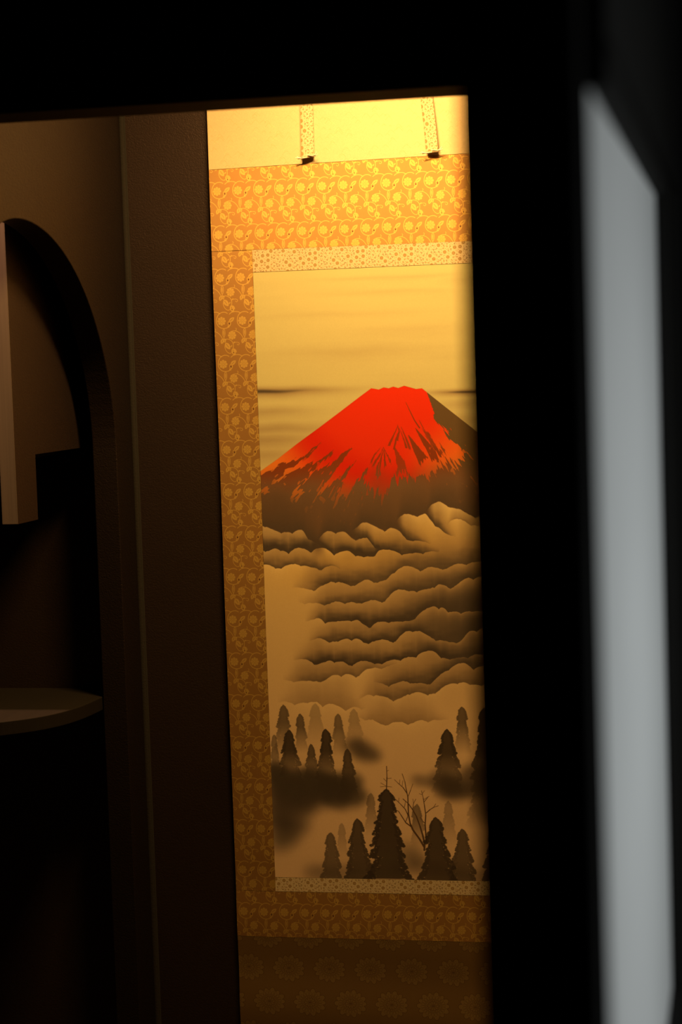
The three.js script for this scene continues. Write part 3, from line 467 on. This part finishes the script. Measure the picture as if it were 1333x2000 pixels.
// ---------------------------------------------------------------- the hanging scroll
{
  const X0 = -1.05, X1 = -0.411, P0 = -0.9665, P1 = -0.4945, Z = -3.9;
  const t = thing('hanging_scroll', 'gold brocade hanging scroll with a painting of a red snowless mountain above clouds and pines', 'scroll', [0, 0, 0]);
  // the hang of the cloth: a slow sag, ripples towards the ends
  const hang = (x, y) => 0.0016 * Math.sin(y * 9 + x * 1.5) + 0.0022 * step(0.75, 0.3, y) * Math.sin(y * 34 + x * 2) + 0.0028 * step(1.95, 2.15, y) * Math.sin((x - X0) * 17 - 0.6) - 0.003 * step(0.06, 0, x - X0) * step(1.2, 0.5, y);
  function cloth(x0, x1, y0, y1, lift, thick, uvFit, tilt0 = 0, tilt1 = 0) {   // tilts: seam heights drift slightly to the right
    const nx = Math.max(2, Math.ceil((x1 - x0) / 0.02)), ny = Math.max(2, Math.ceil((y1 - y0) / 0.02));
    const g = new THREE.BoxGeometry(1, 1, thick, nx, ny, 1), p = g.attributes.position, uv = g.attributes.uv;
    for (let i = 0; i < p.count; i++) {
      const u = p.getX(i) + 0.5, v = p.getY(i) + 0.5, x = mix(x0, x1, u), y = mix(y0 + tilt0 * u, y1 + tilt1 * u, v);
      p.setXYZ(i, x, y, Z + lift + p.getZ(i) + hang(x, y));
      if (uvFit) uv.setXY(i, u, v); else uv.setXY(i, x - X0, y);
    }
    g.computeVertexNormals();
    return g;
  }
  const q = 0.0004, S = { top: 1.9935, band: 1.832, head: 1.7875, foot: 0.5665, hem: 0.5375, chi: 0.4435, end: 0.215, rod: 2.33 };
  put('backing_paper', cloth(X0 + 0.001, X1 - 0.001, S.end - 0.01, S.rod, -0.0016, 0.0008), backing, t);
  put('upper_cloth', cloth(X0, X1, S.top + q, S.rod, 0, 0.0012, false, 0.006, 0), plainSilk, t);
  put('lower_cloth', cloth(X0, X1, S.end - 0.01, S.chi - q, 0, 0.0012), medallion, t);
  put('brocade_band', cloth(X0, X1, S.band + q, S.top - q, 0, 0.0012, false, -0.003, 0.006), vine, t);
  put('brocade_band', cloth(X0, X1, S.chi + q, S.hem - q, 0, 0.0012), vine, t);
  put('side_brocade', cloth(X0, P0 - q, S.hem + q, S.band - q, 0, 0.0012, false, 0, -0.0004), vine, t);
  put('side_brocade', cloth(P1 + q, X1, S.hem + q, S.band - q, 0, 0.0012, false, 0, -0.002), vine, t);
  put('sprigged_strip', cloth(P0, P1, S.head + q, S.band - q, 0.0002, 0.0014, false, 0, -0.002), sprig, t);
  put('sprigged_strip', cloth(P0, P1, S.hem + q, S.foot - q, 0.0002, 0.0014), sprig, t);
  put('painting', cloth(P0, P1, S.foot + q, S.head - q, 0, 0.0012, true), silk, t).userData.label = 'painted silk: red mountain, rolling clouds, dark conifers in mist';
  // rods, cord
  const rod = new THREE.CylinderGeometry(0.009, 0.009, X1 - X0 + 0.004, 20); rod.rotateZ(Math.PI / 2); rod.translate((X0 + X1) / 2, S.rod + 0.003, Z);
  put('top_rod', metres(rod), plainSilk, t);
  const roller = new THREE.CylinderGeometry(0.013, 0.013, X1 - X0, 24); roller.rotateZ(Math.PI / 2); roller.translate((X0 + X1) / 2, S.end - 0.01, Z + 0.002);
  put('roller', metres(roller), medallion, t);
  for (const [x, s] of [[X0, -1], [X1, 1]]) { const k = new THREE.LatheGeometry([[0, 0], [0.0125, 0], [0.013, 0.003], [0.0135, 0.02], [0.0125, 0.024], [0, 0.025]].map((a) => new THREE.Vector2(...a)), 24); k.rotateZ(-s * Math.PI / 2); k.translate(x, S.end - 0.01, Z + 0.002); put('roller_knob', k, lacquer, t); }
  const xc = (X0 + X1) / 2;
  const cord = new THREE.CatmullRomCurve3([[xc - 0.13, S.rod + 0.012], [xc - 0.07, S.rod + 0.045], [xc - 0.008, S.rod + 0.085], [xc + 0.008, S.rod + 0.085], [xc + 0.07, S.rod + 0.045], [xc + 0.13, S.rod + 0.012]].map(([x, y]) => new THREE.Vector3(x, y, Z + 0.004)), false, 'catmullrom', 0.1);
  put('cord', new THREE.TubeGeometry(cord, 60, 0.0022, 8), cordMat, t);
  // the two free straps with their thread tufts
  for (const [x, lean, end, curl] of [[-0.8475, 0.004, 2.006, 0], [-0.6155, 0.017, 2.003, 1]]) {
    const W = 0.0245, N = 60, M = 6, pos = [], uv = [], idx = [];
    const spine = (k) => {
      const a = k / N, y = mix(S.rod - 0.005, end, Math.min(1, a / 0.9)), over = Math.max(0, (a - 0.9) / 0.1);
      const z = Z + 0.003 + 0.005 * step(0, 0.7, a) + 0.003 * step(0.6, 0.92, a) + 0.005 * over;
      return [x + lean * step(0.25, 1, a) + (curl ? 0 : 0.002 * Math.sin(a * 5)), y + 0.003 * over * over - 0.002 * Math.sin(over * 3), z];
    };
    for (const side of [1, -1]) for (let k = 0; k <= N; k++) for (let j = 0; j <= M; j++) { const [cx, cy, cz] = spine(k), f = j / M - 0.5, a = k / N; pos.push(cx + f * W * (curl && a > 0.9 ? 0.98 : 1), cy + f * 0.006 * step(0.85, 1, a) * (curl ? 0.5 : 1), cz + side * 0.0005 - f * f * 0.008 * step(0.2, 0.8, a) + f * 0.004 * (curl ? 1 : -1)); uv.push(f * W + 0.03, (k / N) * (S.rod - end)); }
    const row = M + 1, half = (N + 1) * row;
    for (let k = 0; k < N; k++) for (let j = 0; j < M; j++) { const a = k * row + j, b = a + 1, c = a + row, d = c + 1; idx.push(a, c, b, b, c, d, a + half, b + half, c + half, b + half, d + half, c + half); }
    for (let k = 0; k < N; k++) for (const j of [0, M]) { const a = k * row + j, c = a + row; if (j) idx.push(a, c, a + half, c, c + half, a + half); else idx.push(a, a + half, c, c, a + half, c + half); }
    for (let j = 0; j < M; j++) { const a = N * row + j, b = a + 1; idx.push(a, a + half, b, b, a + half, b + half); }
    const g = new THREE.BufferGeometry(); g.setAttribute('position', new THREE.Float32BufferAttribute(pos, 3)); g.setAttribute('uv', new THREE.Float32BufferAttribute(uv, 2)); g.setIndex(idx); g.computeVertexNormals();
    const strap = put('hanging_strap', g, sprig, t);
    const [ex, ey, ez] = spine(N - 1);
    for (const s of [-1, 1]) {
      const hairs = [];
      for (const [dx, dy, dz] of [[0.0085, 0.005, 0.004], [0.011, 0.001, 0.006], [0.007, -0.002, 0.002], [-0.012, 0.0015, 0.003]]) hairs.push(new THREE.TubeGeometry(new THREE.QuadraticBezierCurve3(new THREE.Vector3(ex + s * W * 0.47, ey + s * 0.002, ez), new THREE.Vector3(ex + s * (W * 0.47 + dx * 0.6), ey + s * 0.002 + dy * 0.2, ez + dz), new THREE.Vector3(ex + s * (W * 0.47 + dx), ey + s * 0.002 + dy * (s > 0 ? 1.3 : 0.6), ez + dz)), 8, 0.0009, 6));
      put('thread_tuft', hairs, thread, strap);
    }
  }
}
{ // the nail that carries the cord
  const h = new THREE.CylinderGeometry(0.003, 0.003, 0.045, 12); h.rotateX(Math.PI / 2); h.translate(0, 0, 0.0225);
  const c = new THREE.SphereGeometry(0.006, 16, 10); c.scale(1, 1, 0.6); c.translate(0, 0, 0.046);
  const t = thing('wall_hook', 'small brass hook carrying the cord of the hanging scroll', 'hook', [-0.7305, 2.411, ZB]);
  put('shank', h, brass, t); put('head', c, brass, t);
}
renderer.render(scene, camera);
